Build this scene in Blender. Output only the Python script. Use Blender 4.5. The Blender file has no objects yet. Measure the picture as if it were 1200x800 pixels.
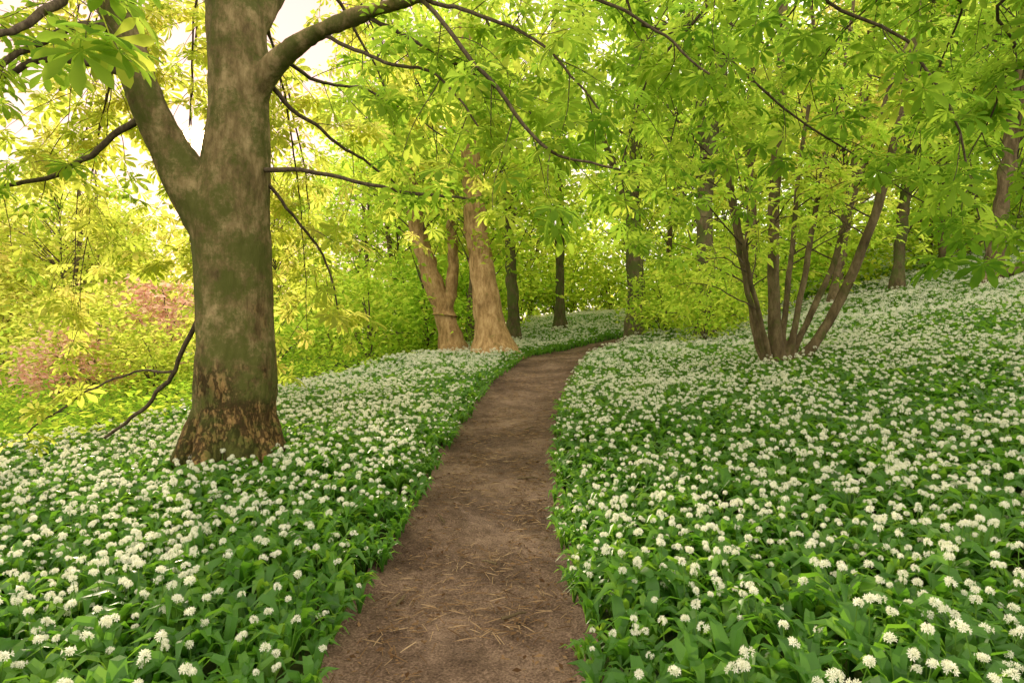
import bpy, math, numpy as np
from mathutils import Vector, noise
rng = np.random.default_rng(7)
scene = bpy.context.scene
COL = scene.collection
EYE = 1.6

def survey(px, py, d):
    # world position of a point sighted in the photo at ground distance d (metres)
    return np.array([(px-600)/733.0*d, d, EYE+(385-py)/733.0*d])
az = math.atan2(-368, 733); el = math.radians(15.1)
SUN = np.array([math.sin(az)*math.cos(el), math.cos(az)*math.cos(el), math.sin(el)])

# ------------------------------------------------------------------ terrain
def H(x, y):
    x = np.asarray(x, float); y = np.asarray(y, float)
    hy = 0.035*np.clip(y, -10, 42)
    u = np.clip(x-0.8, 0, 30)
    hr = 0.10*u+0.006*u*u
    fade = np.clip((y+6)/8, 0.3, 1)
    v = np.clip(-x-1.5, 0, 30)
    hl = -0.06*v-0.003*v*v*(v < 15)-0.003*225*(v >= 15)
    b = 0.035*np.sin(x*1.3+0.7*y)+0.03*np.sin(y*1.1-x*0.6)+0.02*np.sin(x*3.1)*np.sin(y*2.3)
    t = np.clip((y-22)/13, 0, 1); mound = .6*t*t*(3-2*t)*np.exp(-((x-2.5)/5)**2)
    return hy+hr*fade+hl+b+mound

PC = np.array([[-0.32,-6],[-0.24,0],[-0.24,2.66],[-0.21,4.87],[-0.16,6.2],[-0.05,8.4],[0.17,10.6],[0.62,14.5],[1.25,17.9],[2.4,20.6],[4.8,22.4],[8.5,23.6],[14,25]])
PW = np.array([.56,.56,.55,.545,.56,.63,.7,.88,1.02,1.15,1.15,.9,.8])
def resample(P, W, n):
    s = np.r_[0, np.cumsum(np.linalg.norm(np.diff(P, axis=0), axis=1))]
    t = np.linspace(0, s[-1], n)
    k = np.ones(9)/9
    out = np.stack([np.interp(t, s, P[:, i]) for i in range(P.shape[1])], 1)
    w = np.interp(t, s, W)
    for i in range(P.shape[1]):
        pad = np.r_[out[:1, i].repeat(4), out[:, i], out[-1:, i].repeat(4)]
        out[:, i] = np.convolve(pad, k, 'valid')
    return out, w
PP, PWW = resample(PC, PW, 260)
def path_dist(x, y):
    """signed clearance from the path edge (>0 outside)"""
    x = np.atleast_1d(x); y = np.atleast_1d(y)
    res = np.full(x.shape, 1e9)
    for i in range(0, len(PP), 2):
        d = np.hypot(x-PP[i, 0], y-PP[i, 1])-PWW[i]
        res = np.minimum(res, d)
    return res

# ------------------------------------------------------------------ mesh helpers
class MB:
    def __init__(s):
        s.V = []; s.F = []; s.M = []; s.T = []; s.n = 0
    def add(s, V, F, mat=0, tone=None):
        V = np.asarray(V, float).reshape(-1, 3); F = np.asarray(F)
        if len(F) == 0: return
        s.V.append(V); s.F.append(F+s.n); s.M.append(np.full(len(F), mat, np.int32))
        s.T.append(np.full(len(F), 0.5) if tone is None else np.broadcast_to(np.asarray(tone, float), (len(F),)))
        s.n += len(V)
    def build(s, name, mats, smooth=True):
        me = bpy.data.meshes.new(name)
        V = np.concatenate(s.V); 
        lv = np.concatenate([f.ravel() for f in s.F]).astype(np.int32)
        sz = np.concatenate([np.full(len(f), f.shape[1], np.int32) for f in s.F])
        st = np.r_[0, np.cumsum(sz)[:-1]].astype(np.int32)
        me.vertices.add(len(V)); me.vertices.foreach_set('co', V.astype(np.float32).ravel())
        me.loops.add(len(lv)); me.loops.foreach_set('vertex_index', lv)
        me.polygons.add(len(sz)); me.polygons.foreach_set('loop_start', st)
        me.polygons.foreach_set('loop_total', sz)
        me.polygons.foreach_set('material_index', np.concatenate(s.M))
        me.polygons.foreach_set('use_smooth', np.full(len(sz), smooth))
        a = me.attributes.new('tone', 'FLOAT', 'FACE')
        a.data.foreach_set('value', np.concatenate(s.T).astype(np.float32))
        for m in mats: me.materials.append(m)
        me.update(); me.validate()
        return me

def norm(a): 
    return a/(np.linalg.norm(a, axis=-1, keepdims=True)+1e-9)
def basis(xd, up):
    x = norm(xd); y = norm(np.cross(up, x)); z = np.cross(x, y)
    return np.stack([x, y, z], -1)
def scatter(tv, tf, pos, R, s):
    n = len(pos); m = len(tv)
    V = np.einsum('nij,mj->nmi', R, tv)*np.asarray(s).reshape(-1, 1, 1)+pos[:, None, :]
    F = tf[None]+(np.arange(n)*m)[:, None, None]
    return V.reshape(-1, 3), F.reshape(-1, tf.shape[1])
def tube(P, rad, ns=6, cap=True):
    P = np.asarray(P, float); n = len(P); rad = np.broadcast_to(rad, (n,))
    T = norm(np.gradient(P, axis=0))
    ref = np.array([0, 0, 1.0]) if abs(T[0, 2]) < .9 else np.array([1.0, 0, 0])
    N = np.cross(T[0], ref); N /= np.linalg.norm(N)
    V = np.zeros((n, ns, 3)); a = np.arange(ns)*2*math.pi/ns
    for i in range(n):
        N = N-T[i]*N.dot(T[i]); N /= np.linalg.norm(N)+1e-9
        B = np.cross(T[i], N)
        V[i] = P[i]+rad[i]*(np.cos(a)[:, None]*N+np.sin(a)[:, None]*B)
    i = np.arange(n-1)[:, None]*ns; j = np.arange(ns)[None]; k = (j+1) % ns
    F = np.stack([i+j, i+k, i+ns+k, i+ns+j], -1).reshape(-1, 4)
    return V.reshape(-1, 3), F
def smooth_line(P, R, n, wob=0.0, g=rng):
    P = np.asarray(P, float); R = np.asarray(R, float)
    m = len(P); s = np.r_[0, np.cumsum(np.linalg.norm(np.diff(P, axis=0), axis=1))]
    t = np.linspace(0, s[-1], n)
    Pe = np.vstack([2*P[0]-P[1], P, 2*P[-1]-P[-2]])
    idx = np.clip(np.searchsorted(s, t, 'right')-1, 0, m-2)
    f = ((t-s[idx])/(s[idx+1]-s[idx]))[:, None]
    p0, p1, p2, p3 = Pe[idx], Pe[idx+1], Pe[idx+2], Pe[idx+3]
    out = 0.5*(2*p1+(p2-p0)*f+(2*p0-5*p1+4*p2-p3)*f*f+(3*p1-p0-3*p2+p3)*f**3)
    if wob:
        w = g.normal(0, wob, (n, 3)); w[0] = 0
        k = np.ones(3)/3
        for c in range(3): w[:, c] = np.convolve(w[:, c], k, 'same')
        out = out+w
    return out, np.interp(t, s, R)

# ------------------------------------------------------------------ materials
def newmat(name):
    m = bpy.data.materials.new(name); m.use_nodes = True
    nt = m.node_tree; nt.nodes.clear()
    return m, nt, nt.nodes, nt.links
def ramp(N, stops):
    r = N.new('ShaderNodeValToRGB'); e = r.color_ramp.elements
    e[0].position, e[0].color = stops[0][0], (*stops[0][1], 1)
    e[1].position, e[1].color = stops[-1][0], (*stops[-1][1], 1)
    for p, c in stops[1:-1]:
        x = e.new(p); x.color = (*c, 1)
    return r
def leaf_mat(name, refl, trans, mix=0.5, rough=0.45, spec=0.4, vary=0.12, shiny=True):
    m, nt, N, L = newmat(name)
    at = N.new('ShaderNodeAttribute'); at.attribute_name = 'tone'
    oi = N.new('ShaderNodeObjectInfo')
    mm = N.new('ShaderNodeMath'); mm.operation = 'MULTIPLY_ADD'; mm.inputs[1].default_value = vary*2; mm.inputs[2].default_value = -vary
    L.new(oi.outputs['Random'], mm.inputs[0])
    ad = N.new('ShaderNodeMath'); ad.operation = 'ADD'; ad.use_clamp = True
    L.new(at.outputs['Fac'], ad.inputs[0]); L.new(mm.outputs[0], ad.inputs[1])
    r1 = ramp(N, [(0, refl[0]), (.5, refl[1]), (1, refl[2])]); r2 = ramp(N, [(0, trans[0]), (.5, trans[1]), (1, trans[2])])
    L.new(ad.outputs[0], r1.inputs[0]); L.new(ad.outputs[0], r2.inputs[0])
    if shiny:
        p = N.new('ShaderNodeBsdfPrincipled'); p.inputs['Roughness'].default_value = rough
        p.inputs['Specular IOR Level'].default_value = spec
        L.new(r1.outputs[0], p.inputs['Base Color'])
    else:
        p = N.new('ShaderNodeBsdfDiffuse'); L.new(r1.outputs[0], p.inputs['Color'])
    t = N.new('ShaderNodeBsdfTranslucent'); mx = N.new('ShaderNodeMixShader'); mx.inputs[0].default_value = mix
    L.new(r2.outputs[0], t.inputs[0])
    L.new(p.outputs[0], mx.inputs[1]); L.new(t.outputs[0], mx.inputs[2])
    o = N.new('ShaderNodeOutputMaterial'); L.new(mx.outputs[0], o.inputs[0])
    return m
def bark_mat(name, dark, mid, light, moss=None, scale=1.0, bump=0.5, mosslevel=.55, plates=None):
    m, nt, N, L = newmat(name)
    tc = N.new('ShaderNodeTexCoord'); mp = N.new('ShaderNodeMapping'); mp.inputs['Scale'].default_value = (7*scale, 7*scale, 2.6*scale)
    L.new(tc.outputs['Object'], mp.inputs[0])
    n1 = N.new('ShaderNodeTexNoise'); n1.inputs['Scale'].default_value = 1.0; n1.inputs['Detail'].default_value = 8; n1.inputs['Roughness'].default_value = .74
    L.new(mp.outputs[0], n1.inputs['Vector'])
    r = ramp(N, [(.32, dark), (.48, mid), (.66, light)]); L.new(n1.outputs['Fac'], r.inputs[0])
    col = r.outputs[0]; hgt = n1.outputs['Fac']
    if plates is not None:
        vo = N.new('ShaderNodeTexVoronoi'); vo.feature = 'DISTANCE_TO_EDGE'; vo.inputs['Scale'].default_value = 1.7; vo.inputs['Randomness'].default_value = 1
        vm = N.new('ShaderNodeVectorMath'); vm.operation = 'MULTIPLY_ADD'; vm.inputs[1].default_value = (2.6, 2.6, 2.6)
        L.new(n1.outputs['Color'], vm.inputs[0]); L.new(mp.outputs[0], vm.inputs[2]); L.new(vm.outputs[0], vo.inputs['Vector'])
        cr = N.new('ShaderNodeMapRange'); cr.inputs[1].default_value = 0; cr.inputs[2].default_value = .14; cr.inputs[3].default_value = 0.25; cr.inputs[4].default_value = 1
        L.new(vo.outputs['Distance'], cr.inputs[0])
        sx = N.new('ShaderNodeSeparateXYZ'); L.new(tc.outputs['Object'], sx.inputs[0])
        n4 = N.new('ShaderNodeTexNoise'); n4.inputs['Scale'].default_value = 2.6; n4.inputs['Detail'].default_value = 6; L.new(tc.outputs['Object'], n4.inputs['Vector'])
        ma = N.new('ShaderNodeMath'); ma.operation = 'MULTIPLY_ADD'; ma.inputs[1].default_value = 4.5; L.new(n4.outputs['Fac'], ma.inputs[0]); L.new(sx.outputs['Z'], ma.inputs[2])
        hm = N.new('ShaderNodeMapRange'); hm.inputs[1].default_value = plates+1.75; hm.inputs[2].default_value = plates+2.6; hm.inputs[3].default_value = 0; hm.inputs[4].default_value = 1
        L.new(ma.outputs[0], hm.inputs[0])   # 0 = plated, 1 = smooth
        mxh = N.new('ShaderNodeMath'); mxh.operation = 'MAXIMUM'; L.new(cr.outputs[0], mxh.inputs[0]); L.new(hm.outputs[0], mxh.inputs[1])
        mu = N.new('ShaderNodeMix'); mu.data_type = 'RGBA'; mu.blend_type = 'MIX'
        L.new(mxh.outputs[0], mu.inputs[0]); mu.inputs[6].default_value = (*[c*.7 for c in dark], 1); 
        wm = N.new('ShaderNodeMix'); wm.data_type = 'RGBA'; wm.blend_type = 'MULTIPLY'
        inv = N.new('ShaderNodeMath'); inv.operation = 'SUBTRACT'; inv.inputs[0].default_value = 1; L.new(hm.outputs[0], inv.inputs[1])
        L.new(inv.outputs[0], wm.inputs[0]); L.new(col, wm.inputs[6]); wm.inputs[7].default_value = (1.2, .98, .8, 1)
        L.new(wm.outputs[2], mu.inputs[7]); col = mu.outputs[2]
        hs = N.new('ShaderNodeMath'); hs.operation = 'ADD'; L.new(n1.outputs['Fac'], hs.inputs[0]); L.new(mxh.outputs[0], hs.inputs[1]); hgt = hs.outputs[0]
    if moss:
        n2 = N.new('ShaderNodeTexNoise'); n2.inputs['Scale'].default_value = 2.6; n2.inputs['Detail'].default_value = 9; n2.inputs['Roughness'].default_value = .8
        L.new(tc.outputs['Object'], n2.inputs['Vector'])
        mr = N.new('ShaderNodeMapRange'); mr.inputs[1].default_value = mosslevel-.05; mr.inputs[2].default_value = mosslevel+.06
        mr.inputs[4].default_value = .85
        L.new(n2.outputs['Fac'], mr.inputs[0])
        mx = N.new('ShaderNodeMix'); mx.data_type = 'RGBA'; L.new(mr.outputs[0], mx.inputs[0]); L.new(col, mx.inputs[6]); mx.inputs[7].default_value = (*moss, 1)
        col = mx.outputs[2]
    bp = N.new('ShaderNodeBump'); bp.inputs['Strength'].default_value = bump; bp.inputs['Distance'].default_value = .035
    L.new(hgt, bp.inputs['Height'])
    p = N.new('ShaderNodeBsdfPrincipled'); p.inputs['Roughness'].default_value = .9; p.inputs['Specular IOR Level'].default_value = .15
    L.new(col, p.inputs['Base Color']); L.new(bp.outputs[0], p.inputs['Normal'])
    o = N.new('ShaderNodeOutputMaterial'); L.new(p.outputs[0], o.inputs[0])
    return m
def soil_mat(name, cols, sc, bump=.4):
    m, nt, N, L = newmat(name)
    tc = N.new('ShaderNodeTexCoord')
    n1 = N.new('ShaderNodeTexNoise'); n1.inputs['Scale'].default_value = sc; n1.inputs['Detail'].default_value = 8; n1.inputs['Roughness'].default_value = .75
    n2 = N.new('ShaderNodeTexNoise'); n2.inputs['Scale'].default_value = sc*14; n2.inputs['Detail'].default_value = 4
    n3 = N.new('ShaderNodeTexNoise'); n3.inputs['Scale'].default_value = 1.1; n3.inputs['Detail'].default_value = 4
    for n in (n1, n2, n3): L.new(tc.outputs['Object'], n.inputs['Vector'])
    a = N.new('ShaderNodeMath'); a.operation = 'MULTIPLY_ADD'; a.inputs[1].default_value = .5; L.new(n2.outputs['Fac'], a.inputs[0])
    b = N.new('ShaderNodeMath'); b.operation = 'MULTIPLY'; b.inputs[1].default_value = .5; L.new(n1.outputs['Fac'], b.inputs[0]); L.new(b.outputs[0], a.inputs[2])
    c = N.new('ShaderNodeMath'); c.operation = 'MULTIPLY_ADD'; c.inputs[1].default_value = .55; L.new(n3.outputs['Fac'], c.inputs[0]); 
    d = N.new('ShaderNodeMath'); d.operation = 'SUBTRACT'; d.inputs[1].default_value = .275; L.new(a.outputs[0], d.inputs[0]); L.new(d.outputs[0], c.inputs[2])
    r = ramp(N, [(.36, cols[0]), (.5, cols[1]), (.66, cols[2])]); L.new(c.outputs[0], r.inputs[0])
    bp = N.new('ShaderNodeBump'); bp.inputs['Strength'].default_value = bump; bp.inputs['Distance'].default_value = .03; L.new(a.outputs[0], bp.inputs['Height'])
    p = N.new('ShaderNodeBsdfPrincipled'); p.inputs['Roughness'].default_value = .95; p.inputs['Specular IOR Level'].default_value = .15
    L.new(r.outputs[0], p.inputs['Base Color']); L.new(bp.outputs[0], p.inputs['Normal'])
    o = N.new('ShaderNodeOutputMaterial'); L.new(p.outputs[0], o.inputs[0])
    return m

G_BACKLIT = leaf_mat('chestnut_leaf_backlit', [(.12,.19,.02),(.19,.25,.028),(.29,.29,.05)], [(.56,.76,.09),(.84,.9,.13),(.98,.86,.22)], .6, shiny=False)  # backlight on the rear chestnut leaves put into their colour
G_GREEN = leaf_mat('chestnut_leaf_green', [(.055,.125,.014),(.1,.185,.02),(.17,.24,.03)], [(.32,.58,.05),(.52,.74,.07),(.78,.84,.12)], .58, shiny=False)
G_GLOW = leaf_mat('leaf_glow_gold', [(.18,.25,.03),(.3,.34,.05),(.42,.34,.09)], [(.64,.82,.09),(.88,.92,.14),(.98,.84,.26)], .6, vary=.3, shiny=False)  # yellow glow of the sun side put into the leaf colour
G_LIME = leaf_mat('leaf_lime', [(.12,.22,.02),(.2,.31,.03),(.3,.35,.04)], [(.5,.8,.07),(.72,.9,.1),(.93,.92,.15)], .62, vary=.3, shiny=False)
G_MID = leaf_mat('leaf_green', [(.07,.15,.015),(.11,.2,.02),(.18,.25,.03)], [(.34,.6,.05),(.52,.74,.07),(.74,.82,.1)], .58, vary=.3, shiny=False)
G_RED = leaf_mat('leaf_copper', [(.42,.2,.12),(.48,.26,.18),(.46,.34,.14)], [(.95,.5,.4),(.96,.6,.5),(.94,.75,.35)], .55, shiny=False)
GAR_LEAF = leaf_mat('garlic_leaf', [(.03,.09,.012),(.055,.15,.017),(.11,.22,.027)], [(.16,.44,.03),(.28,.58,.04),(.46,.7,.06)], .42, rough=.42, spec=.3)
GAR_STALK = leaf_mat('garlic_stalk', [(.1,.2,.03)]*3, [(.25,.42,.05)]*3, .3, shiny=False)
GAR_PETAL = leaf_mat('garlic_petal', [(.72,.72,.6),(.8,.79,.69),(.84,.83,.76)], [(.8,.8,.58),(.86,.85,.68),(.88,.86,.76)], .45, shiny=False)
GRASSM = leaf_mat('undergrowth_leaf', [(.09,.19,.02),(.16,.29,.03),(.28,.34,.04)], [(.4,.74,.05),(.62,.88,.07),(.88,.9,.11)], .55, shiny=False)
STRAW = leaf_mat('straw', [(.06,.032,.016),(.19,.115,.06),(.42,.3,.18)], [(.1,.06,.02)]*3, .1, shiny=False)
BARK1 = bark_mat('bark_mossy', (.06,.043,.018), (.165,.12,.055), (.33,.25,.13), moss=(.07,.082,.016), bump=1.0, mosslevel=.49, plates=.95)
BARK2 = bark_mat('bark_brown', (.042,.03,.015), (.105,.076,.04), (.2,.15,.085), moss=(.07,.085,.02), mosslevel=.57, bump=.7)
BARK3 = bark_mat('bark_tan', (.12,.07,.028), (.3,.185,.08), (.5,.34,.17), moss=(.16,.15,.04), mosslevel=.62, bump=.8)  # pinkish tan bark of the pair at the path bend
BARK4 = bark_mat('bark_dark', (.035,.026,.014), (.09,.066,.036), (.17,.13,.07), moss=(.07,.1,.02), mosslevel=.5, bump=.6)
TWIG = bark_mat('twig_bark', (.03,.02,.014), (.075,.055,.035), (.14,.11,.07), scale=4, bump=.2)
SOIL = soil_mat('forest_soil', [(.02,.03,.008),(.035,.05,.012),(.07,.09,.02)], 3)
PATHM = soil_mat('trodden_earth', [(.045,.027,.018),(.115,.073,.05),(.24,.16,.115)], 6, 1.0)

# ------------------------------------------------------------------ object helpers
def obj(name, me, parent=None, loc=None):
    o = bpy.data.objects.new(name, me); COL.objects.link(o)
    if parent is not None: o.parent = parent
    if loc is not None: o.location = loc
    return o
def thing(name, label, cat, loc, group=None):
    e = bpy.data.objects.new(name, None); COL.objects.link(e); e.location = loc
    e.empty_display_size = .3
    e['label'] = label; e['category'] = cat
    if group: e['group'] = group
    return e

# ------------------------------------------------------------------ ground
def axis(segs):
    out = []
    for a, b, st in segs: out.append(np.arange(a, b, st))
    return np.unique(np.round(np.concatenate(out), 4))
gx = axis([(-600,-60,60),(-60,-16,3),(-16,16,.2),(16,60,2),(60,601,60)])
gy = axis([(-400,-20,60),(-20,0,2),(0,30,.2),(30,60,1.5),(60,120,8),(120,1301,90)])
X, Y = np.meshgrid(gx, gy)
Z = H(X, Y)
pd = path_dist(X.ravel(), Y.ravel()).reshape(X.shape)
Z = Z-0.05*np.clip(1-pd/.15, 0, 1)
V = np.stack([X, Y, Z], -1).reshape(-1, 3)
nx, ny = len(gx), len(gy)
i = np.arange(ny-1)[:, None]*nx; j = np.arange(nx-1)[None]
F = np.stack([i+j, i+j+1, i+nx+j+1, i+nx+j], -1).reshape(-1, 4)
mb = MB(); mb.add(V, F)
g = obj('ground', mb.build('ground', [SOIL])); g['kind'] = 'structure'; g['label'] = 'dark woodland soil rising to a gentle bank'; g['category'] = 'ground'
def path_surface():
    P, W = resample(PC, PW, 700)
    T = norm(np.gradient(P, axis=0)); Nn = np.stack([T[:, 1], -T[:, 0]], 1)
    nc = 41; u = np.linspace(-1, 1, nc)
    V = np.zeros((len(P), nc, 3))
    for k in range(nc):
        xy = P+Nn*(W*(u[k])*1.16)[:, None]
        z = H(xy[:, 0], xy[:, 1])-0.035+0.045*u[k]**4
        b = np.array([noise.noise((a*3, c*3, 0)) for a, c in xy])*.026+np.array([noise.noise((a*14, c*14, 3)) for a, c in xy])*.016
        V[:, k] = np.c_[xy, z+b+.012]
    i = np.arange(len(P)-1)[:, None]*nc; j = np.arange(nc-1)[None]
    F = np.stack([i+j, i+j+1, i+nc+j+1, i+nc+j], -1).reshape(-1, 4)
    mb = MB(); mb.add(V, F); return mb.build('path', [PATHM])
p = obj('path', path_surface()); p['kind'] = 'structure'; p['label'] = 'worn brown earth footpath winding through wild garlic'; p['category'] = 'path'

# litter on path
mb = MB()
n = 14000
yy = 2+rng.random(n)**1.5*20; ii = np.clip(np.searchsorted(PP[:, 1], yy), 0, len(PP)-1)
xx = PP[ii, 0]+rng.normal(0, .6, n)*PWW[ii]
cl = np.array([noise.noise((a*1.6, b*1.3, 3.)) for a, b in zip(xx, yy)])
ok = (path_dist(xx, yy) < .08) & (rng.random(n) < .42+cl*1.2)
xx, yy = xx[ok], yy[ok]; n = len(xx)
st = np.array([[-.5,-.025,0],[.5,-.016,.0],[.5,.016,.0],[-.5,.025,0],[0,0,.05]])
sf = np.array([[0,1,4],[1,2,4],[2,3,4],[3,0,4]])
a = rng.random(n)*6.28
R = basis(np.c_[np.cos(a), np.sin(a), rng.normal(0, .06, n)], np.array([[0,0,1.]])+rng.normal(0, .1, (n, 3)))
V, F = scatter(st, sf, np.c_[xx, yy, H(xx, yy)-.004], R, rng.uniform(.02, .11, n))
mb.add(V, F, 0, np.repeat(rng.beta(1.8, 1.8, n), 4))
n2 = 2200
yy = 2+rng.random(n2)**1.5*16; ii = np.clip(np.searchsorted(PP[:, 1], yy), 0, len(PP)-1)
sd = rng.choice([-1, 1], n2); xx = PP[ii, 0]+sd*PWW[ii]*rng.uniform(.1, 1.0, n2)**.6
lt = np.array([[0,0,0],[.5,.22,.1],[1,0,.02],[.5,-.22,.1],[.5,0,0]]); lf = np.array([[0,4,1],[1,4,2],[2,4,3],[3,4,0]])
a = rng.random(n2)*6.28
R = basis(np.c_[np.cos(a), np.sin(a), rng.normal(0, .15, n2)], np.array([[0,0,1.]])+rng.normal(0, .3, (n2, 3)))
V, F = scatter(lt, lf, np.c_[xx, yy, H(xx, yy)-.002], R, rng.uniform(.012, .05, n2))
mb.add(V, F, 0, np.repeat(rng.random(n2)*.6, 4))
o = obj('leaf_litter', mb.build('leaf_litter', [STRAW])); o['kind'] = 'stuff'; o['label'] = 'dry straw and leaf fragments strewn over the path'; o['category'] = 'leaf litter'

# ------------------------------------------------------------------ wild garlic
def garlic_leaves(g, nl=7, seg=4, hgt=.22):
    Vs = []; Fs = []; T = []; c = 0
    for k in range(nl):
        a = k/nl*6.28+g.normal(0, .4); L = hgt*g.uniform(.7, 1.25); w = L*g.uniform(.085, .13); out = g.uniform(.5, 1.1)
        t = np.linspace(0, 1, seg+1)
        r = L*out*(t**1.6)*.85; z = L*(np.sin(t*g.uniform(1.7, 2.5)))*(.95)
        wd = w*np.sin(np.clip(t*.93+.05, 0, 1)*math.pi)**.75; wd[-1] = 0.001; wd[0] = .006
        tw = g.normal(0, .35)
        d = np.array([math.cos(a), math.sin(a), 0]); s = np.array([-math.sin(a), math.cos(a), tw]); s /= np.linalg.norm(s)
        C = r[:, None]*d+z[:, None]*np.array([0, 0, 1.])+s*(t**2)[:, None]*g.normal(0, .03)
        fold = np.array([0, 0, 1.])*wd[:, None]*.35
        V = np.stack([C-wd[:, None]*s+fold, C, C+wd[:, None]*s+fold], 1).reshape(-1, 3)
        F = []
        for q in range(seg):
            b = q*3
            F += [[b, b+1, b+4, b+3], [b+1, b+2, b+5, b+4]]
        Vs.append(V); Fs.append(np.array(F)+c); c += len(V); T += [g.random()]*len(F)
    return np.concatenate(Vs), np.concatenate(Fs), np.array(T)
def umbel(g, nf, R=.024, petals=6, ps=.014):
    Vs = []; Fs = []; T = []; c = 0
    ga = 2.399963
    sq = g.uniform(.65, 1.0); tilt = g.normal(0, .3, 2)
    for k in range(nf):
        zz = 1-(k+.5)/nf*1.25; rr = math.sqrt(max(0, 1-zz*zz)); a = k*ga+g.normal(0, .3)
        d = np.array([rr*math.cos(a)+tilt[0]*zz, rr*math.sin(a)+tilt[1]*zz, zz*sq]); ctr = d*R*g.uniform(.55, 1.3)
        R3 = basis((np.cross(d, [0.3, .2, 1.])+1e-3)[None], d[None])[0]
        a0 = g.random()*6
        V = [ctr*.75]
        for q in range(petals):
            b = a0+q*2*math.pi/petals
            u = R3 @ np.array([math.cos(b), math.sin(b), .25]); 
            sdv = R3 @ np.array([-math.sin(b), math.cos(b), 0])
            V += [ctr+u*ps*.55+sdv*ps*.2, ctr+u*ps, ctr+u*ps*.55-sdv*ps*.2]
        F = [[c, c+1+3*q, c+2+3*q, c+3+3*q] for q in range(petals)]
        Vs.append(np.array(V)); Fs += F; c += len(V); T += [g.random()]*petals
    return np.concatenate(Vs), np.array(Fs), np.array(T)
def flower(g, h, nf=14, petals=6, R=.021, ps=.0135, lod=0):
    lean = g.normal(0, .035, 2)
    P = np.array([[0, 0, 0], [lean[0]*.4, lean[1]*.4, h*.5], [lean[0], lean[1], h]])
    tv, tf = tube(P, [.003, .0026, .0022], 3)
    sc_ = g.uniform(.65, 1.15)
    uv, uf, ut = umbel(g, nf, R*sc_, petals, ps)
    return (tv, tf), (uv+P[-1], uf, ut)
g0 = np.random.default_rng(3)
NV = 9
LV = [garlic_leaves(g0, g0.integers(6, 9)) for _ in range(NV)]
FV = [flower(g0, g0.uniform(.25, .34), g0.integers(7, 14)) for _ in range(NV)]
leaf_mesh = []; flow_mesh = []
for k in range(NV):
    m1 = MB(); m1.add(LV[k][0], LV[k][1], 0, LV[k][2]); leaf_mesh.append(m1.build('garlic_leaves', [GAR_LEAF]))
    m2 = MB(); m2.add(*FV[k][0], 0); m2.add(FV[k][1][0], FV[k][1][1], 1, FV[k][1][2]); flow_mesh.append(m2.build('garlic_flower', [GAR_STALK, GAR_PETAL], smooth=False))

TX, TY = -2.76, 6.15
LBX = np.array([-60, -20, -8, -5.5, -4.6, -3.2, -1.4, 0, 1.2, 3]); LBY = np.array([7.2, 7.2, 7.6, 8.6, 12, 18, 22, 32, 37, 38])
def garlic_ok(x, y):
    clear = path_dist(x, y)
    lim = np.interp(x, LBX, LBY)
    m = (clear > .0) & (y < lim)
    m &= np.hypot(x-TX-.02, y-TY) > .5
    m &= np.hypot(x-4.65, y-10.8) > .36
    return m, clear
def field(y0, y1, dens, g, margin=1.0):
    xm = .83*y1+margin
    n = int(dens*(y1-y0)*2*xm)
    x = g.uniform(-xm, xm, n); y = g.uniform(y0, y1, n)
    k = np.abs(x) < .83*y+margin
    x, y = x[k], y[k]
    m, c = garlic_ok(x, y); return x[m], y[m], c[m]
gg = np.random.default_rng(21)
bands = [(1.6, 4.5, 120), (4.5, 8, 108), (8, 13, 80), (13, 20, 56), (20, 38, 30)]
allx = []; ally = []; allc = []; allb = []
for b, (a, c, d) in enumerate(bands):
    x, y, cl = field(a, c, d, gg)
    allx.append(x); ally.append(y); allc.append(cl); allb.append(np.full(len(x), b))
gxp, gyp, gcl, gbd = map(np.concatenate, (allx, ally, allc, allb))
dist = np.hypot(gxp, gyp)
inview = (np.abs(gxp) < .8*gyp) & (gyp > 2.75)
order = np.argsort(np.where(inview, dist, 1e9))
single = np.zeros(len(gxp), bool); single[order[:300]] = True
patch = np.array([noise.noise((a*.55, b*.55, 7.)) for a, b in zip(gxp, gyp)])
def pflower(patch, cl): return np.clip(.82+patch*.75-np.clip(1-cl/.3, 0, 1)*.4, .15, .98)
hasflower = gg.random(len(gxp)) < pflower(patch, gcl)
rotz = gg.random(len(gxp))*6.28; scl = gg.uniform(.68, 1.12, len(gxp))*(.65+.35*np.clip(gcl/.3, 0, 1)); var = gg.integers(0, NV, len(gxp))
zg = H(gxp, gyp)-.01
for k in np.where(single)[0]:
    e = thing('wild_garlic_plant', 'flowering wild garlic with broad green leaves beside the path' if hasflower[k] else 'wild garlic leaf clump without flowers beside the path', 'wild garlic', (gxp[k], gyp[k], zg[k]), 'wild garlic carpeting the woodland floor')
    e.rotation_euler = (gg.normal(0, .07), gg.normal(0, .07), rotz[k]); e.scale = (scl[k],)*3
    obj('leaf_clump', leaf_mesh[var[k]], e)
    if hasflower[k]: obj('flower_head', flow_mesh[(var[k]+k) % NV], e)
mb = MB()
LV1 = [garlic_leaves(g0, 6, 3) for _ in range(4)]; FV1 = [flower(g0, g0.uniform(.26, .34), 9, 5, .022, .0155) for _ in range(5)]
LV2 = [garlic_leaves(g0, 5, 2) for _ in range(4)]; FV2 = [flower(g0, g0.uniform(.27, .34), 6, 3, .026, .023) for _ in range(4)]
LODS = {0: (LV, FV), 1: (LV, FV), 2: (LV1, FV1), 3: (LV2, FV2), 4: (LV2, FV2)}
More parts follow.
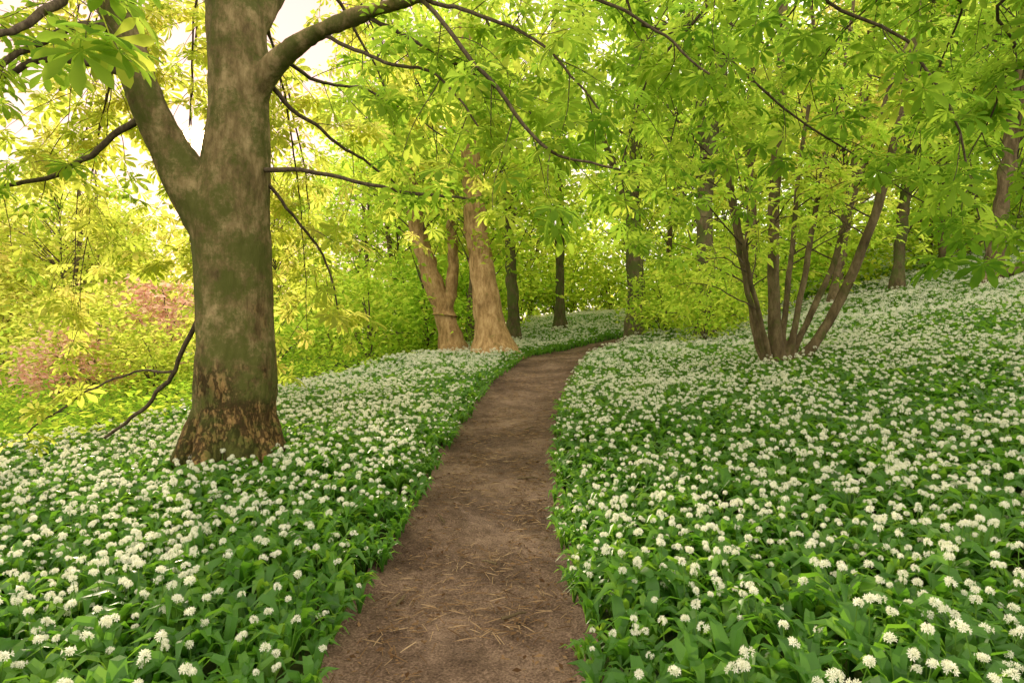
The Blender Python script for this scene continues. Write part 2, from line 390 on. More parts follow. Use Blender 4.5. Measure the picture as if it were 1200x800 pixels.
for b in range(5):
    L_, F_ = LODS[b]
    tot = np.where((~single) & (gbd == b))[0]
    vl = gg.integers(0, len(L_), len(tot))
    for v in range(len(L_)):
        id2 = tot[vl == v]; th = rotz[id2]; z = np.c_[gg.normal(0, .1, (len(id2), 2)), np.ones(len(id2))]
        R = basis(np.c_[np.cos(th), np.sin(th), 0*th], z)
        V, F = scatter(L_[v][0], L_[v][1], np.c_[gxp[id2], gyp[id2], zg[id2]], R, scl[id2]*(1.0 if b < 3 else 1.2))
        mb.add(V, F, 0, np.clip(np.tile(L_[v][2], len(id2))*.7+np.repeat(gg.random(len(id2)), len(L_[v][2]))*.3, 0, 1))
    fx = tot[hasflower[tot]]
    extra = {0: .1, 1: .22, 2: .45, 3: .65, 4: .7}[b]
    fx2 = np.r_[fx, fx[gg.random(len(fx)) < extra]]
    jit = np.r_[np.zeros((len(fx), 2)), gg.normal(0, .07, (len(fx2)-len(fx), 2))]
    X2 = gxp[fx2]+jit[:, 0]; Y2 = gyp[fx2]+jit[:, 1]; Z2 = H(X2, Y2)-.01
    keep = path_dist(X2, Y2) > -.02; X2, Y2, Z2, fx2 = X2[keep], Y2[keep], Z2[keep], fx2[keep]
    vf = gg.integers(0, len(F_), len(fx2))
    for v in range(len(F_)):
        q = vf == v; m = q.sum()
        if m == 0: continue
        th = gg.random(m)*6.28; z = np.c_[gg.normal(0, .1, (m, 2)), np.ones(m)]
        R = basis(np.c_[np.cos(th), np.sin(th), 0*th], z); pos = np.c_[X2[q], Y2[q], Z2[q]]
        (tv, tf), (uv, uf, ut) = F_[v]
        s2 = scl[fx2[q]]*(1.0 if b < 3 else (1.15 if b == 3 else 1.3))
        if b < 3:
            V, F = scatter(tv, tf, pos, R, s2); mb.add(V, F, 1)
        V, F = scatter(uv, uf, pos, R, s2); mb.add(V, F, 2, np.tile(ut, m))
o = obj('wild_garlic_carpet', mb.build('wild_garlic_carpet', [GAR_LEAF, GAR_STALK, GAR_PETAL], smooth=False))
o['kind'] = 'stuff'; o['label'] = 'dense carpet of white flowering wild garlic'; o['category'] = 'wild garlic'

# ------------------------------------------------------------------ leaf templates
def palmate(nl=7, detail=2):
    Vs = []; Fs = []; c = 0
    angs = np.linspace(-118, 118, nl)*math.pi/180
    pet = .45
    Vs.append(np.array([[0, -.012, 0], [0, .012, 0], [pet, .012, .03], [pet, -.012, .03]])); Fs += [[0, 1, 2], [0, 2, 3]]; c = 4
    for a in angs:
        L = .64+.36*math.cos(a*.72); 
        d = np.array([math.cos(a), math.sin(a)]); s = np.array([-d[1], d[0]])
        def P(t, w, fold=0):
            q = d*t*L+s*w*L
            return [pet+q[0], q[1], .03+.10*t-.34*t*t*L+abs(w)*.35]
        if detail == 2:
            V = [P(0, 0), P(.38, .075), P(.7, .16), P(1, 0), P(.7, -.16), P(.38, -.075), P(.38, 0), P(.72, 0), P(.88, .115), P(.88, -.115)]
            F = [[0,6,1],[0,5,6],[1,6,7],[1,7,2],[6,5,7],[5,4,7],[2,7,8],[8,7,3],[7,4,9],[7,9,3]]
        else:
            V = [P(0, 0), P(.66, .18), P(1, 0), P(.66, -.18)]
            F = [[0, 2, 1], [0, 3, 2]]
        Vs.append(np.array(V)); Fs += [[q+c for q in f] for f in F]; c += len(V)
    return np.concatenate(Vs), np.array(Fs)
PAL_HI = palmate(7, 2); PAL_LO = palmate(5, 1)
OVAL = (np.array([[0,0,0],[.45,.27,.09],[1,0,-.08],[.45,-.27,.09],[.5,0,0]]), np.array([[0,4,1],[1,4,2],[0,3,4],[3,2,4]]))

def add_leaves(mb, mat, tpl, pos, head, size, g, tilt=.35, tonebias=0.0):
    pos = np.asarray(pos); n = len(pos)
    if n == 0: return
    up = np.array([[0, 0, 1.]])+g.normal(0, tilt, (n, 3))
    R = basis(head, up)
    V, F = scatter(tpl[0], tpl[1], pos, R, g.uniform(size*.6, size*1.3, n))
    tone = np.clip(g.beta(2, 2, n)+tonebias, 0, 1)
    mb.add(V, F, mat, np.repeat(tone, len(tpl[1])))

def twigs_on(line, rad, g, mbw, leaves, spacing=.3, length=(.4, 1.0), droop=.5, start=.15, per=3, wmat=0, side=None):
    """side twigs along a branch, each ending in a spray of leaves"""
    seg = np.linalg.norm(np.diff(line, axis=0), axis=1); s = np.r_[0, np.cumsum(seg)]
    t = s[-1]*start
    while t < s[-1]:
        k = min(np.searchsorted(s, t), len(line)-1)
        p = line[k]; tan = norm(line[min(k+1, len(line)-1)]-line[max(k-1, 0)])
        az_ = g.normal(0, 1, 3); az_ = norm(az_-tan*az_.dot(tan))
        d = norm(tan*g.uniform(.3, .9)+az_*.8+np.array([0, 0, -.1]))
        L = g.uniform(*length); m = 6; pts = [p]
        for q in range(m):
            d = norm(d+np.array([0, 0, -droop/m])+g.normal(0, .1, 3)); pts.append(pts[-1]+d*L/m)
        pts = np.array(pts)
        mbw.add(*tube(pts, np.linspace(min(.005, rad*.6), .002, m+1), 4), wmat)
        for q in (2, 4, 5, 6):
            nn = per if q == 6 else 1
            for r in range(nn):
                hd = norm(d*.5+g.normal(0, .85, 3)*np.array([1, 1, .25])+np.array([0, 0, -.1])); leaves.append((pts[q]+g.normal(0, .03, 3), hd))
        t += spacing*g.uniform(.6, 1.4)
    d = norm(line[-1]-line[-2])
    for r in range(per): leaves.append((line[-1], norm(d*.5+g.normal(0, .7, 3)*np.array([1, 1, .3])+np.array([0, 0, -.1]))))

def remeshed(parts, voxel, name, mats, ridge=0.012, g=None):
    mb = MB()
    for V, F in parts:
        mb.add(V, F)
    me = mb.build(name, mats)
    import bmesh
    bm = bmesh.new(); bm.from_mesh(me); bmesh.ops.holes_fill(bm, edges=bm.edges, sides=0); bmesh.ops.recalc_face_normals(bm, faces=bm.faces); bm.to_mesh(me); bm.free()
    o = bpy.data.objects.new('temp', me); COL.objects.link(o)
    r = o.modifiers.new('r', 'REMESH'); r.mode = 'VOXEL'; r.voxel_size = voxel; r.use_smooth_shade = True
    s = o.modifiers.new('s', 'SMOOTH'); s.factor = .6; s.iterations = 10
    dg = bpy.context.evaluated_depsgraph_get(); dg.update()
    m2 = bpy.data.meshes.new_from_object(o.evaluated_get(dg))
    bpy.data.objects.remove(o)
    m2.name = name
    n = len(m2.vertices); co = np.zeros(n*3, np.float32); m2.vertices.foreach_get('co', co); co = co.reshape(-1, 3)
    no = np.array([v.normal[:] for v in m2.vertices])
    for i in range(n):
        x, y, z = map(float, co[i])
        w = noise.noise((x*3, y*3, z*1.5))
        a = 1-abs(noise.noise((x*9+w, y*9, z*1.8+w)))*2
        b = noise.noise((x*28, y*28, z*9))
        c = noise.noise((x*2.2, y*2.2, z*1.1+5))
        lowz = 1.7 if z < 1.0 else max(.8, 1.7-(z-1)*.9)
        co[i] += no[i]*(ridge*a*.7*lowz+ridge*.5*b+ridge*2.2*c)
    m2.vertices.foreach_set('co', co.ravel()); m2.update()
    if not m2.materials:
        for m in mats: m2.materials.append(m)
    m2.polygons.foreach_set('use_smooth', np.ones(len(m2.polygons), bool))
    return m2

# ------------------------------------------------------------------ the big chestnut
def sv(lst, ppm, dd=0.0):
    P = np.array([survey(a, b, d+dd) for a, b, d, r in lst]); R = np.array([r/ppm for *_, r in lst]); return P, R
gh = np.random.default_rng(5)
K = 119.2; DD = -.35
hb = np.array([TX, TY, float(H(TX, TY))-.05])
parts = []
trunk_l = sv([(276,620,6.5,60),(276,585,6.5,54),(276,545,6.5,48),(277,485,6.5,45),(277,400,6.5,43),(274,300,6.5,43),(272,250,6.5,44),(279,205,6.5,38),(284,140,6.5,33),(284,80,6.5,32),(281,30,6.5,31),(272,-60,6.5,27),(262,-200,6.6,21),(262,-330,6.8,15)], K, DD)
P, R = smooth_line(*trunk_l, 60); parts.append(tube(P, R, 20))
limbL = sv([(266,290,6.5,30),(245,250,6.45,30),(222,215,6.42,26),(200,175,6.4,22),(178,130,6.3,20),(161,80,6.25,19),(146,30,6.2,18),(110,-50,6.0,15),(60,-150,5.8,11)], K, DD)
P1, R1 = smooth_line(*limbL, 40); parts.append(tube(P1, R1, 14))
limbR = sv([(288,150,6.5,20),(303,110,6.45,16),(330,72,6.35,12),(375,42,6.2,9),(430,20,6.0,7.5),(490,2,5.9,6),(570,-30,5.7,5)], K, DD)
P2, R2 = smooth_line(*limbR, 30); parts.append(tube(P2, R2, 12))
limbU = sv([(282,60,6.5,20),(310,15,6.6,17),(350,-50,6.9,14),(420,-140,7.2,10)], K, DD)
P3, R3 = smooth_line(*limbU, 20); parts.append(tube(P3, R3, 12))
for a, r, l in [(0.0,.16,.74),(-.45,.14,.8),(1.0,.13,.5),(2.2,.12,.42),(3.2,.12,.42),(3.9,.12,.52),(4.6,.13,.6),(5.3,.15,.7)]:
    d = np.array([math.cos(a), math.sin(a), 0])
    c0 = hb+np.array([0, 0, .85])+d*.2; pts = [c0, hb+d*.34+[0, 0, .46], hb+d*.45+[0, 0, .25], hb+d*l+[0, 0, .1], hb+d*(l+.25)-[0, 0, .12]]
    q, w = smooth_line(pts, [r*.7, r, r*.85, r*.65, r*.4], 14); parts.append(tube(q, w, 10))
tr_me = remeshed([(v-hb, f) for v, f in parts], .02, 'chestnut_trunk', [BARK1], .014)
tree = thing('horse_chestnut_tree', 'large mossy forked horse chestnut standing beside the path', 'tree', hb)
obj('trunk', tr_me, tree)
bw = MB(); leaves = []; backleaves = []
def branch(lst, ppm, leavelist=None, wob=.02, spacing=.3, length=(.35, .9), n=24, ns=6, start=.15, per=3, droop=.5, g=gh, mbw=None, thin=.62):
    mbw = mbw or bw
    P, R = sv(lst, ppm, DD); P, R = smooth_line(P, R, n, wob, g); mbw.add(*tube(P, R*thin, ns))
    if leavelist is not None: twigs_on(P, R[-1], g, mbw, leavelist, spacing, length, start=start, per=per, droop=droop)
    return P
branch([(170,105,6.3,9),(130,80,6.2,7),(70,72,6.0,6),(10,90,5.8,5),(-70,125,5.6,3)], K, leaves)
branch([(183,130,6.3,8),(150,152,6.3,6),(105,188,6.3,5),(40,215,6.3,4),(-60,228,6.3,3)], K, leaves, droop=.9)
branch([(150,40,6.2,9),(100,35,6.0,7),(40,60,5.8,6),(-20,100,5.6,4),(-80,130,5.5,3)], K, leaves)
branch([(112,-45,6.0,9),(70,10,5.4,7),(20,40,5.0,5),(-60,60,4.6,3)], K, leaves)
branch([(312,200,6.4,5),(370,203,6.3,4),(440,218,6.2,3.5),(500,230,6.1,3),(560,236,6.0,2)], K, leaves, spacing=.5, length=(.15, .4), start=.55, per=2)
branch([(314,215,6.5,3.4),(345,255,6.7,2.8),(380,300,7,2.2),(398,370,7.2,1.6)], K, backleaves, spacing=.5, start=.3, length=(.2,.5))
branch([(316,100,6.5,5),(370,150,6.8,3.5),(430,190,7.2,2.8),(480,230,7.6,2)], K, backleaves, spacing=.35, start=.3)
branch([(236,362,6.5,5),(222,400,6.6,5),(200,440,6.8,4.5),(165,480,7.0,4),(122,512,7.2,3)], K, None)
branch([(205,435,6.75,3),(150,440,6.9,2.4),(90,465,7,2),(30,510,7.1,1.5)], K, backleaves, spacing=.5, start=.5, length=(.1, .3), per=1)
for lst in ([(330,72,6.35,5),(380,100,6.8,4),(440,110,7.3,3),(520,160,7.6,2)],
            [(375,42,6.2,5),(440,70,6,4),(510,90,5.8,3),(560,150,5.6,2)],
            [(430,20,6.0,5),(500,60,6.0,4),(560,90,6.0,3),(640,150,6.0,2)],
            [(490,2,5.9,5),(560,20,5.6,4),(640,60,5.4,3),(700,130,5.2,2)],
            [(490,0,5.9,5),(530,40,5.6,4.5),(590,120,5.4,4),(650,180,5.2,3),(725,198,5.1,2)],
            [(570,-30,5.7,5),(650,-10,5.5,4),(740,20,5.3,3),(830,90,5.2,2)],
            [(350,-50,6.9,6),(400,10,7.4,5),(440,80,7.8,3),(470,150,8,2)],
            [(420,-140,7.2,6),(500,-60,7.6,5),(570,20,8,3),(600,110,8.2,2)]):
    branch(lst, K, leaves, spacing=.24, length=(.4, .9), droop=.35, thin=.5)
# drooping outer crown behind the trunk
for k in range(26):
    a = gh.uniform(.75, 3.5) if k % 2 else gh.uniform(1.6, 3.6)
    r = gh.uniform(2.5, 4.8); z0 = gh.uniform(4.8, 6.8)
    d = np.array([math.cos(a), math.sin(a), 0])
    s = np.array([-2.9, 6.2, z0]); e = s+d*r; e[2] -= gh.uniform(1.0, 4.0 if e[0] < -2.6 else 2.6)
    m1 = s+d*r*.45+np.array([0, 0, .4]); m2 = s+d*r*.85; m2[2] = .6*s[2]+.4*e[2]
    Pq, Rq = smooth_line([s, m1, m2, e], [.03, .018, .01, .004], 24, .03, gh); bw.add(*tube(Pq, Rq, 6))
    twigs_on(Pq, .01, gh, bw, backleaves, .27, (.5, 1.1), droop=.6, start=.3, per=3)
branch([(60,-150,5.8,8),(40,-160,4.6,5),(80,-80,3.6,3),(125,-10,3.1,2)], K, leaves, spacing=.5, length=(.25, .5), start=.7)
for arr in bw.V: arr -= hb
obj('branches', bw.build('chestnut_branches', [TWIG]), tree)
def open_gap(lst):
    # a small opening in the foliage where the low sun looks through below the fork
    P = np.array([a for a, b in lst]); q = P-np.array([0, 0, EYE]); t = q @ SUN
    off = np.linalg.norm(q-t[:, None]*SUN, axis=1)
    return [l for l, o_, tt in zip(lst, off, t) if not (tt > 0 and o_ < .36)]
leaves = open_gap(leaves); backleaves = open_gap(backleaves)
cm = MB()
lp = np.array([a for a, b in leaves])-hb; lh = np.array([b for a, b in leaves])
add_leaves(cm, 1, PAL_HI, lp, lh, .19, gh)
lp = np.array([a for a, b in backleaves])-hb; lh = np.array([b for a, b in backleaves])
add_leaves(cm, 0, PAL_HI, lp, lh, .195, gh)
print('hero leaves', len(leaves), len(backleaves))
obj('crown', cm.build('chestnut_crown', [G_BACKLIT, G_GREEN]), tree)

# ------------------------------------------------------------------ second chestnut overhanging the garlic bank
b2 = np.array([6.4, 3.2, float(H(6.4, 3.2))-.05])
bw = MB(); leaves = []
t2 = thing('horse_chestnut_tree', 'horse chestnut overhanging the garlic bank with drooping leafy branches', 'tree', b2)
P, R = smooth_line([b2, b2+[0, 0, 1.5], b2+[-.1, .1, 3], b2+[-.2, .2, 5], b2+[-.2, .3, 8]], [.42, .3, .28, .25, .15], 30)
obj('trunk', remeshed([(tube(P, R, 16)[0]-b2, tube(P, R, 16)[1])], .04, 'chestnut_trunk', [BARK1], .013), t2)
top = b2+np.array([-.2, .2, 4.6])
def over(lst, **kw):
    pts = [top+np.array([0, 0, gh.uniform(-.3, 1.5)])]
    PP_ = np.array([survey(a, b, d) for a, b, d in lst])
    Pq = np.vstack([pts, PP_]); Rq = np.linspace(.019, .0035, len(Pq))
    Pq, Rq = smooth_line(Pq, Rq, 36, .02, gh); bw.add(*tube(Pq, Rq, 6))
    twigs_on(Pq, .01, gh, bw, leaves, kw.get('spacing', .24), kw.get('length', (.4, .95)), start=kw.get('start', .25), per=3, droop=kw.get('droop', .4))
over([(980,-60,4.6),(1060,50,4.8),(1115,150,4.9),(1140,230,5),(1156,300,5)], spacing=.3, length=(.25,.6))
over([(760,-20,5.6),(840,60,5.8),(920,130,6),(1000,185,6.2),(1070,235,6.3),(1120,255,6.3)], spacing=.35, length=(.2, .55))
over([(900,-60,5),(820,20,5.3),(760,90,5.6),(730,180,5.8),(720,230,5.9)])
over([(950,-100,5.5),(880,-20,6),(820,60,6.4),(790,150,6.8),(770,220,7)])
over([(1000,-60,6),(930,10,6.6),(880,90,7),(850,190,7.2)])
over([(1100,-60,5.5),(1030,0,6.2),(970,60,6.6),(930,130,7)])
over([(1150,-60,5.5),(1120,20,6.2),(1090,100,6.7),(1060,180,7)])
over([(1200,-20,5.2),(1180,60,5.6),(1150,150,6),(1110,220,6.2)], length=(.3,.7))
over([(1230,40,5.2),(1215,120,5.4),(1200,200,5.6),(1185,270,5.8)], length=(.3,.6))
over([(860,-120,6.5),(760,-60,7),(690,10,7.4),(650,100,7.6),(640,170,7.7)])
over([(820,-100,5.5),(720,-60,5.6),(640,-20,5.8),(590,50,6)])
over([(1250,-100,6),(1200,-20,7),(1160,40,7.6),(1130,120,8)])
over([(1000,-150,7),(900,-80,8),(800,-10,8.6),(740,80,9),(700,180,9.3)])
over([(1100,-150,7),(1010,-60,8),(960,20,8.8),(940,90,9)])
over([(1050,-120,7),(960,-60,8),(880,0,8.8),(830,80,9.2),(800,170,9.4)])
over([(900,-150,7),(780,-90,8),(700,-30,8.6),(640,40,9),(590,130,9.2)])
for arr in bw.V: arr -= b2
obj('branches', bw.build('chestnut_branches', [TWIG]), t2)
cm = MB(); lp = np.array([a for a, b in leaves])-b2; lh = np.array([b for a, b in leaves])
add_leaves(cm, 0, PAL_HI, lp, lh, .188, gh)
print('overhang leaves', len(leaves))
obj('crown', cm.build('chestnut_crown', [G_GREEN]), t2)

# ------------------------------------------------------------------ many-stemmed tree
b3 = survey(914, 440, 10.6); b3[2] = float(H(b3[0], b3[1]))-.05
KM = 69
stems = [
 [(905,440,11,6),(882,365,10.9,5.5),(864,285,10.8,5),(850,200,10.7,4.5),(842,130,10.6,4),(835,30,10.4,3)],
 [(914,450,11,14),(906,350,11,11),(906,250,11,10),(910,150,11,10),(915,50,11,9),(912,-60,11,7),(905,-160,11,5)],
 [(920,436,11,7),(937,350,11.2,6),(952,260,11.5,5.5),(967,180,11.7,5),(985,90,12,4.5),(1000,-30,12.2,3.5)],
 [(920,442,11,11),(955,400,10.9,9.5),(985,350,10.8,9),(1010,290,10.7,8.5),(1032,220,10.6,8),(1055,120,10.5,7),(1075,10,10.4,6),(1085,-80,10.4,4)],
 [(907,440,10.9,6),(892,380,10.7,5),(872,300,10.4,4.2),(858,230,10.3,4),(848,170,10.2,3)],
 [(918,440,11,8),(945,378,11.3,6.5),(975,310,11.6,6),(1000,230,11.8,5),(1024,150,12,4.5),(1060,50,12.2,4)],
 [(914,440,11,7),(922,340,11.3,6),(930,250,11.6,5),(938,170,11.8,4.5),(950,90,12,4),(945,-30,12.2,3)],
 [(902,440,11,5),(882,385,11.2,4),(874,300,11.6,3.5),(880,200,11.9,3)],
]
t3 = thing('coppiced_tree', 'many-stemmed brown coppiced tree rising from wild garlic', 'tree', b3)
parts = []; lines = []
for s in stems:
    P, R = sv(s, KM, -.4); P, R = smooth_line(P, np.maximum(R*.62, .034), 44, .012, gh); R[:5] *= np.linspace(1.6, 1.0, 5); v, f = tube(P, R, 10); parts.append((v-b3, f)); lines.append((P, R))
obj('trunk', remeshed(parts, .016, 'coppiced_stems', [BARK2], .004), t3)
bw = MB(); leaves = []
for P, R in lines:
    for k in range(7):
        i0 = gh.integers(11, 40); p = P[i0]; a = gh.random()*6.28; L = gh.uniform(.8, 2.2)
        d = np.array([math.cos(a), math.sin(a), .6]); pts = [p, p+d*L*.4, p+d*L*.7+[0, 0, -.1], p+d*L*[1, 1, .5]]
        Pq, Rq = smooth_line(pts, [min(R[i0]*.4, .016), .01, .007, .0035], 14, .02, gh); Pq[0] = p; bw.add(*tube(Pq, Rq, 5))
        twigs_on(Pq, .008, gh, bw, leaves, .27, (.3, .8), start=.35, per=2)
for arr in bw.V: arr -= b3
obj('branches', bw.build('coppice_branches', [TWIG]), t3)
cm = MB(); lp = np.array([a for a, b in leaves])-b3; lh = np.array([b for a, b in leaves])
add_leaves(cm, 0, PAL_LO, lp, lh, .18, gh)
obj('crown', cm.build('coppice_crown', [G_LIME]), t3)

# ------------------------------------------------------------------ generic crowns and shrubs
def crown_mesh(seed, base, top, rad, nclump, per, leaf, name, tpl=OVAL, clr=.55, shape=1.0, twigs=True):
    g = np.random.default_rng(seed); mb = MB()
    h = top-base; C = []
    for _ in range(nclump):
        while True:
            q = g.uniform(-1, 1, 3)
            if .25 < np.linalg.norm(q) < 1: break
        w = 1-.45*max(0, q[2])*shape
        C.append([q[0]*rad*w, q[1]*rad*w, base+h*(q[2]+1)/2])
    C = np.array(C)
    for c in C[::(1 if twigs else 4)]:
        z0 = max(base*.6, c[2]-g.uniform(.8, 2.5)); s = np.array([0, 0, z0])
        P, R = smooth_line([s, s*.5+c*.5+[0, 0, .3], c], [.03, .018, .006], 8, .04, g); mb.add(*tube(P, R, 4), 1)
    pos = np.repeat(C, per, 0)+g.normal(0, 1, (nclump*per, 3))*np.array([clr, clr, clr*.5])*rad/4.0*g.uniform(.7, 1.3, (nclump, 1)).repeat(per, 0)
    hd = norm(g.normal(0, 1, (len(pos), 3))*np.array([1, 1, .5])+np.array([0, 0, -.3]))
    add_leaves(mb, 0, tpl, pos, hd, leaf, g, .5)
    return mb.build(name, [G_LIME, TWIG])
CR = [crown_mesh(100+k, 4.3, 16, 4.4, 70, 50, .34, 'tree_crown') for k in range(3)]
CRL = [crown_mesh(130+k, 1.8, 12, 4.2, 70, 50, .34, 'low_tree_crown') for k in range(2)]
SH = [crown_mesh(200+k, .2, 2.6, 1.7, 36, 48, .2, 'shrub_foliage', shape=.6, clr=.95, twigs=False) for k in range(3)]
def setmat(o, m):
    o.material_slots[0].link = 'OBJECT'; o.material_slots[0].material = m
def trunk_simple(P, R, b, mat, name='tree_trunk', ns=16, n=50):
    g = np.random.default_rng(int(abs(b[0]*100))+3)
    P, R = smooth_line(P, R, n, .015, g); R = R*(1+g.normal(0, .02, n)); R[:6] *= np.linspace(1.8, 1.05, 6)
    v, f = tube(P, R, ns)
    v = v+np.array([[noise.noise(tuple(q*3)), noise.noise(tuple(q*3+9)), 0] for q in v])*.07
    mb = MB(); mb.add(v-b, f); return mb
named = [
 ([[(534,425,14),(523,375,12),(506,325,11),(495,290,10),(484,235,9),(468,130,7)],[(522,370,8),(530,330,7),(531,290,6),(526,220,5)]], 20, BARK3, G_LIME, 'leaning tan forked tree beside the path', -1.3),
 ([[(580,428,21),(577,400,18),(570,350,16),(563,300,14),(558,270,13),(551,150,11),(546,20,8)]], 19, BARK3, G_LIME, 'stout tan brown tree trunk beside the path bend', -1.1),
 ([[(656,398,6),(656,330,5),(656,260,5),(653,120,4),(650,0,3)]], 28, BARK4, G_LIME, 'slender dark tree beyond the garlic clearing', 0),
 ([[(602,400,7),(601,350,7),(598,300,6),(596,150,5)]], 25, BARK4, G_LIME, 'ivy covered tree beyond the path bend', -.5),
 ([[(748,410,11),(746,350,10),(743,300,10),(738,225,10),(746,120,9),(752,0,8)],[(741,250,6),(725,215,5),(700,150,3)]], 22, BARK4, G_LIME, 'dark brown tree rising behind leafy shrubs', 0),
 ([[(828,408,11),(828,330,10),(824,250,9),(828,180,9),(812,80,7),(800,-20,6)],[(828,190,7),(842,100,6),(855,0,5)]], 17, BARK4, G_MID, 'dark forked tree with ivy at its foot', 0),
 ([[(1050,350,6),(1056,250,6),(1072,120,5),(1085,0,5)]], 20, BARK4, G_LIME, 'straight brown tree on the garlic bank', -1.4),
 ([[(1162,330,9),(1170,250,8),(1184,150,8),(1202,40,7),(1212,-60,6)]], 17, BARK2, G_MID, 'brown leaning tree on the garlic bank', 0),
 ([[(1108,340,6),(1104,250,5),(1112,120,5),(1120,0,4)]], 22, BARK2, G_LIME, 'slim young tree on the garlic bank', -1),
 ([[(882,390,6),(880,280,6),(878,150,5),(880,0,4)]], 21, BARK2, G_LIME, 'slim brown tree behind the coppiced stems', -1),
 ([[(975,370,6),(990,260,5),(1010,120,5),(1020,0,4)]], 20, BARK2, G_GLOW, 'slanting thin tree on the garlic bank', -.5),
 ([[(1140,330,7),(1135,220,6),(1100,100,5),(1090,0,4)]], 24, BARK4, G_MID, 'curved dark tree on the garlic bank', -.5),
]
gt = np.random.default_rng(77)
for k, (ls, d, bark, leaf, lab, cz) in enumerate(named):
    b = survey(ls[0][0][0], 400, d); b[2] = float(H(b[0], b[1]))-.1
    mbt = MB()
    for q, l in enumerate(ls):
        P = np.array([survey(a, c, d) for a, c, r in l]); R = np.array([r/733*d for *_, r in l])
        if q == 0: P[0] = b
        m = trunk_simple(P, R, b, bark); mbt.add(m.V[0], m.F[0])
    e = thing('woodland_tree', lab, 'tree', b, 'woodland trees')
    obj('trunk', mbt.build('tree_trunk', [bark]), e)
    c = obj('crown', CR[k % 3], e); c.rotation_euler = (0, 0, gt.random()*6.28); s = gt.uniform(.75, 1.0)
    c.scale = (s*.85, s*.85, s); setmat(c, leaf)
    off = survey(ls[0][-1][0], 0, d)-survey(ls[0][0][0], 0, d); c.location = (off[0]*.6, gt.uniform(0, 1.0), cz+(1-s)*3)

TM = []
for k in range(3):
    g = np.random.default_rng(300+k); mbt = MB()
    P = np.array([[0, 0, -.2], [g.normal(0, .15), 0, 2], [g.normal(0, .35), 0, 5], [g.normal(0, .5), 0, 9], [g.normal(0, .5), 0, 13]])
    P, R = smooth_line(P, [.22, .15, .12, .09, .05], 26, .02, g); mbt.add(*tube(P, R, 10)); TM.append(mbt.build('tree_trunk', [BARK2]))
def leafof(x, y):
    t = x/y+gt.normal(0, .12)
    return G_GLOW if t < -.28 else (G_LIME if t < .5 else (G_LIME if gt.random() < .7 else G_MID))  # bearing picks the leaf colour, so the left carries painted sun glow
spots = []
tries = 0
while len(spots) < 28 and tries < 4000:
    tries += 1
    y = gt.uniform(25, 45); x = gt.uniform(-.95, .95)*y
    if x/y < -.15 and y < 30: continue
    if x/y < -.34: 
        if -.62 < x/y < -.40 or gt.random() < .55: continue
    if min([math.hypot(x-a, y-b) for a, b in spots]+[9]) < 4.6: continue
    if path_dist(np.array([x]), np.array([y]))[0] < 1.5: continue
    if -1 < x < 7 and y < 38: continue
    spots.append((x, y))
for k, (x, y) in enumerate(spots):
    low = gt.random() < .65
    e = thing('woodland_tree', 'sunlit deciduous tree in fresh spring leaf', 'tree', (x, y, float(H(x, y))-.1), 'woodland trees')
    e.rotation_euler = (0, 0, gt.random()*6.28); s = gt.uniform(.8, 1.15); e.scale = (s, s, s)
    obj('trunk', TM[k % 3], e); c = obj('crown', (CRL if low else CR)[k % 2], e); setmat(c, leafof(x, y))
shr = [(-4.6,20,1.1,G_LIME),(-6.5,17,.9,G_LIME),(-8.8,15.5,.8,G_GLOW),(-11.5,17,1.1,G_GLOW),(-3.2,24,1.2,G_LIME),(-1.6,28,1.1,G_LIME),(-4.5,27,1.4,G_LIME),(-2.2,31,1.5,G_LIME),
 (6.6,26.0,1.2,G_LIME),(4.9,20.0,.8,G_LIME),(4.9,16.0,.7,G_LIME),(5.8,18,1.1,G_LIME),(7.4,21,1.1,G_LIME),(-7,24,1.3,G_LIME),(-10,22,1.2,G_GLOW),(-14,21,1.2,G_GLOW),(-13.2,24,1.5,G_RED),(-17,24,1.4,G_GLOW),(-10.8,15.2,.7,G_RED),
 (10,24,1.3,G_LIME),(13,25,1.4,G_LIME),(16,24,1.4,G_LIME),(19,23,1.5,G_MID),(22,25,1.6,G_LIME),(3,40,1.4,G_LIME),(.6,39,1.5,G_LIME),(6,38,1.4,G_LIME),(-1.5,34,1.4,G_LIME),(-4,31,1.6,G_LIME),(-8,30,1.6,G_LIME),(-13,29,1.5,G_GLOW),(-18,30,1.6,G_GLOW),(-23,28,1.6,G_GLOW),(9,31,1.7,G_LIME),(14,31,1.8,G_LIME),(20,30,1.8,G_LIME),(25,30,2,G_MID),(-16.5,18,1.0,G_LIME),
 (-6,37,2,G_LIME),(-2.5,40,2,G_LIME),(0,43,2.2,G_LIME),(4,43,2.2,G_LIME),(8,40,2,G_LIME),(12,38,2,G_LIME),(17,38,2,G_LIME),(-11,38,1.8,G_GLOW),(-16,37,1.7,G_GLOW),(-22,36,1.8,G_GLOW)]
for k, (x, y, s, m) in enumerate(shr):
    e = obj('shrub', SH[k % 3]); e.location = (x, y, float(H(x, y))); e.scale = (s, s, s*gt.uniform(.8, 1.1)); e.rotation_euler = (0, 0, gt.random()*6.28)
    setmat(e, m); e['label'] = 'copper-pink leaved shrub in sunlit undergrowth' if m is G_RED else ('golden backlit leafy shrub at the woodland edge' if m is G_GLOW else 'bright green leafy shrub among the trees')
    e['category'] = 'shrub'; e['group'] = 'woodland shrubs'

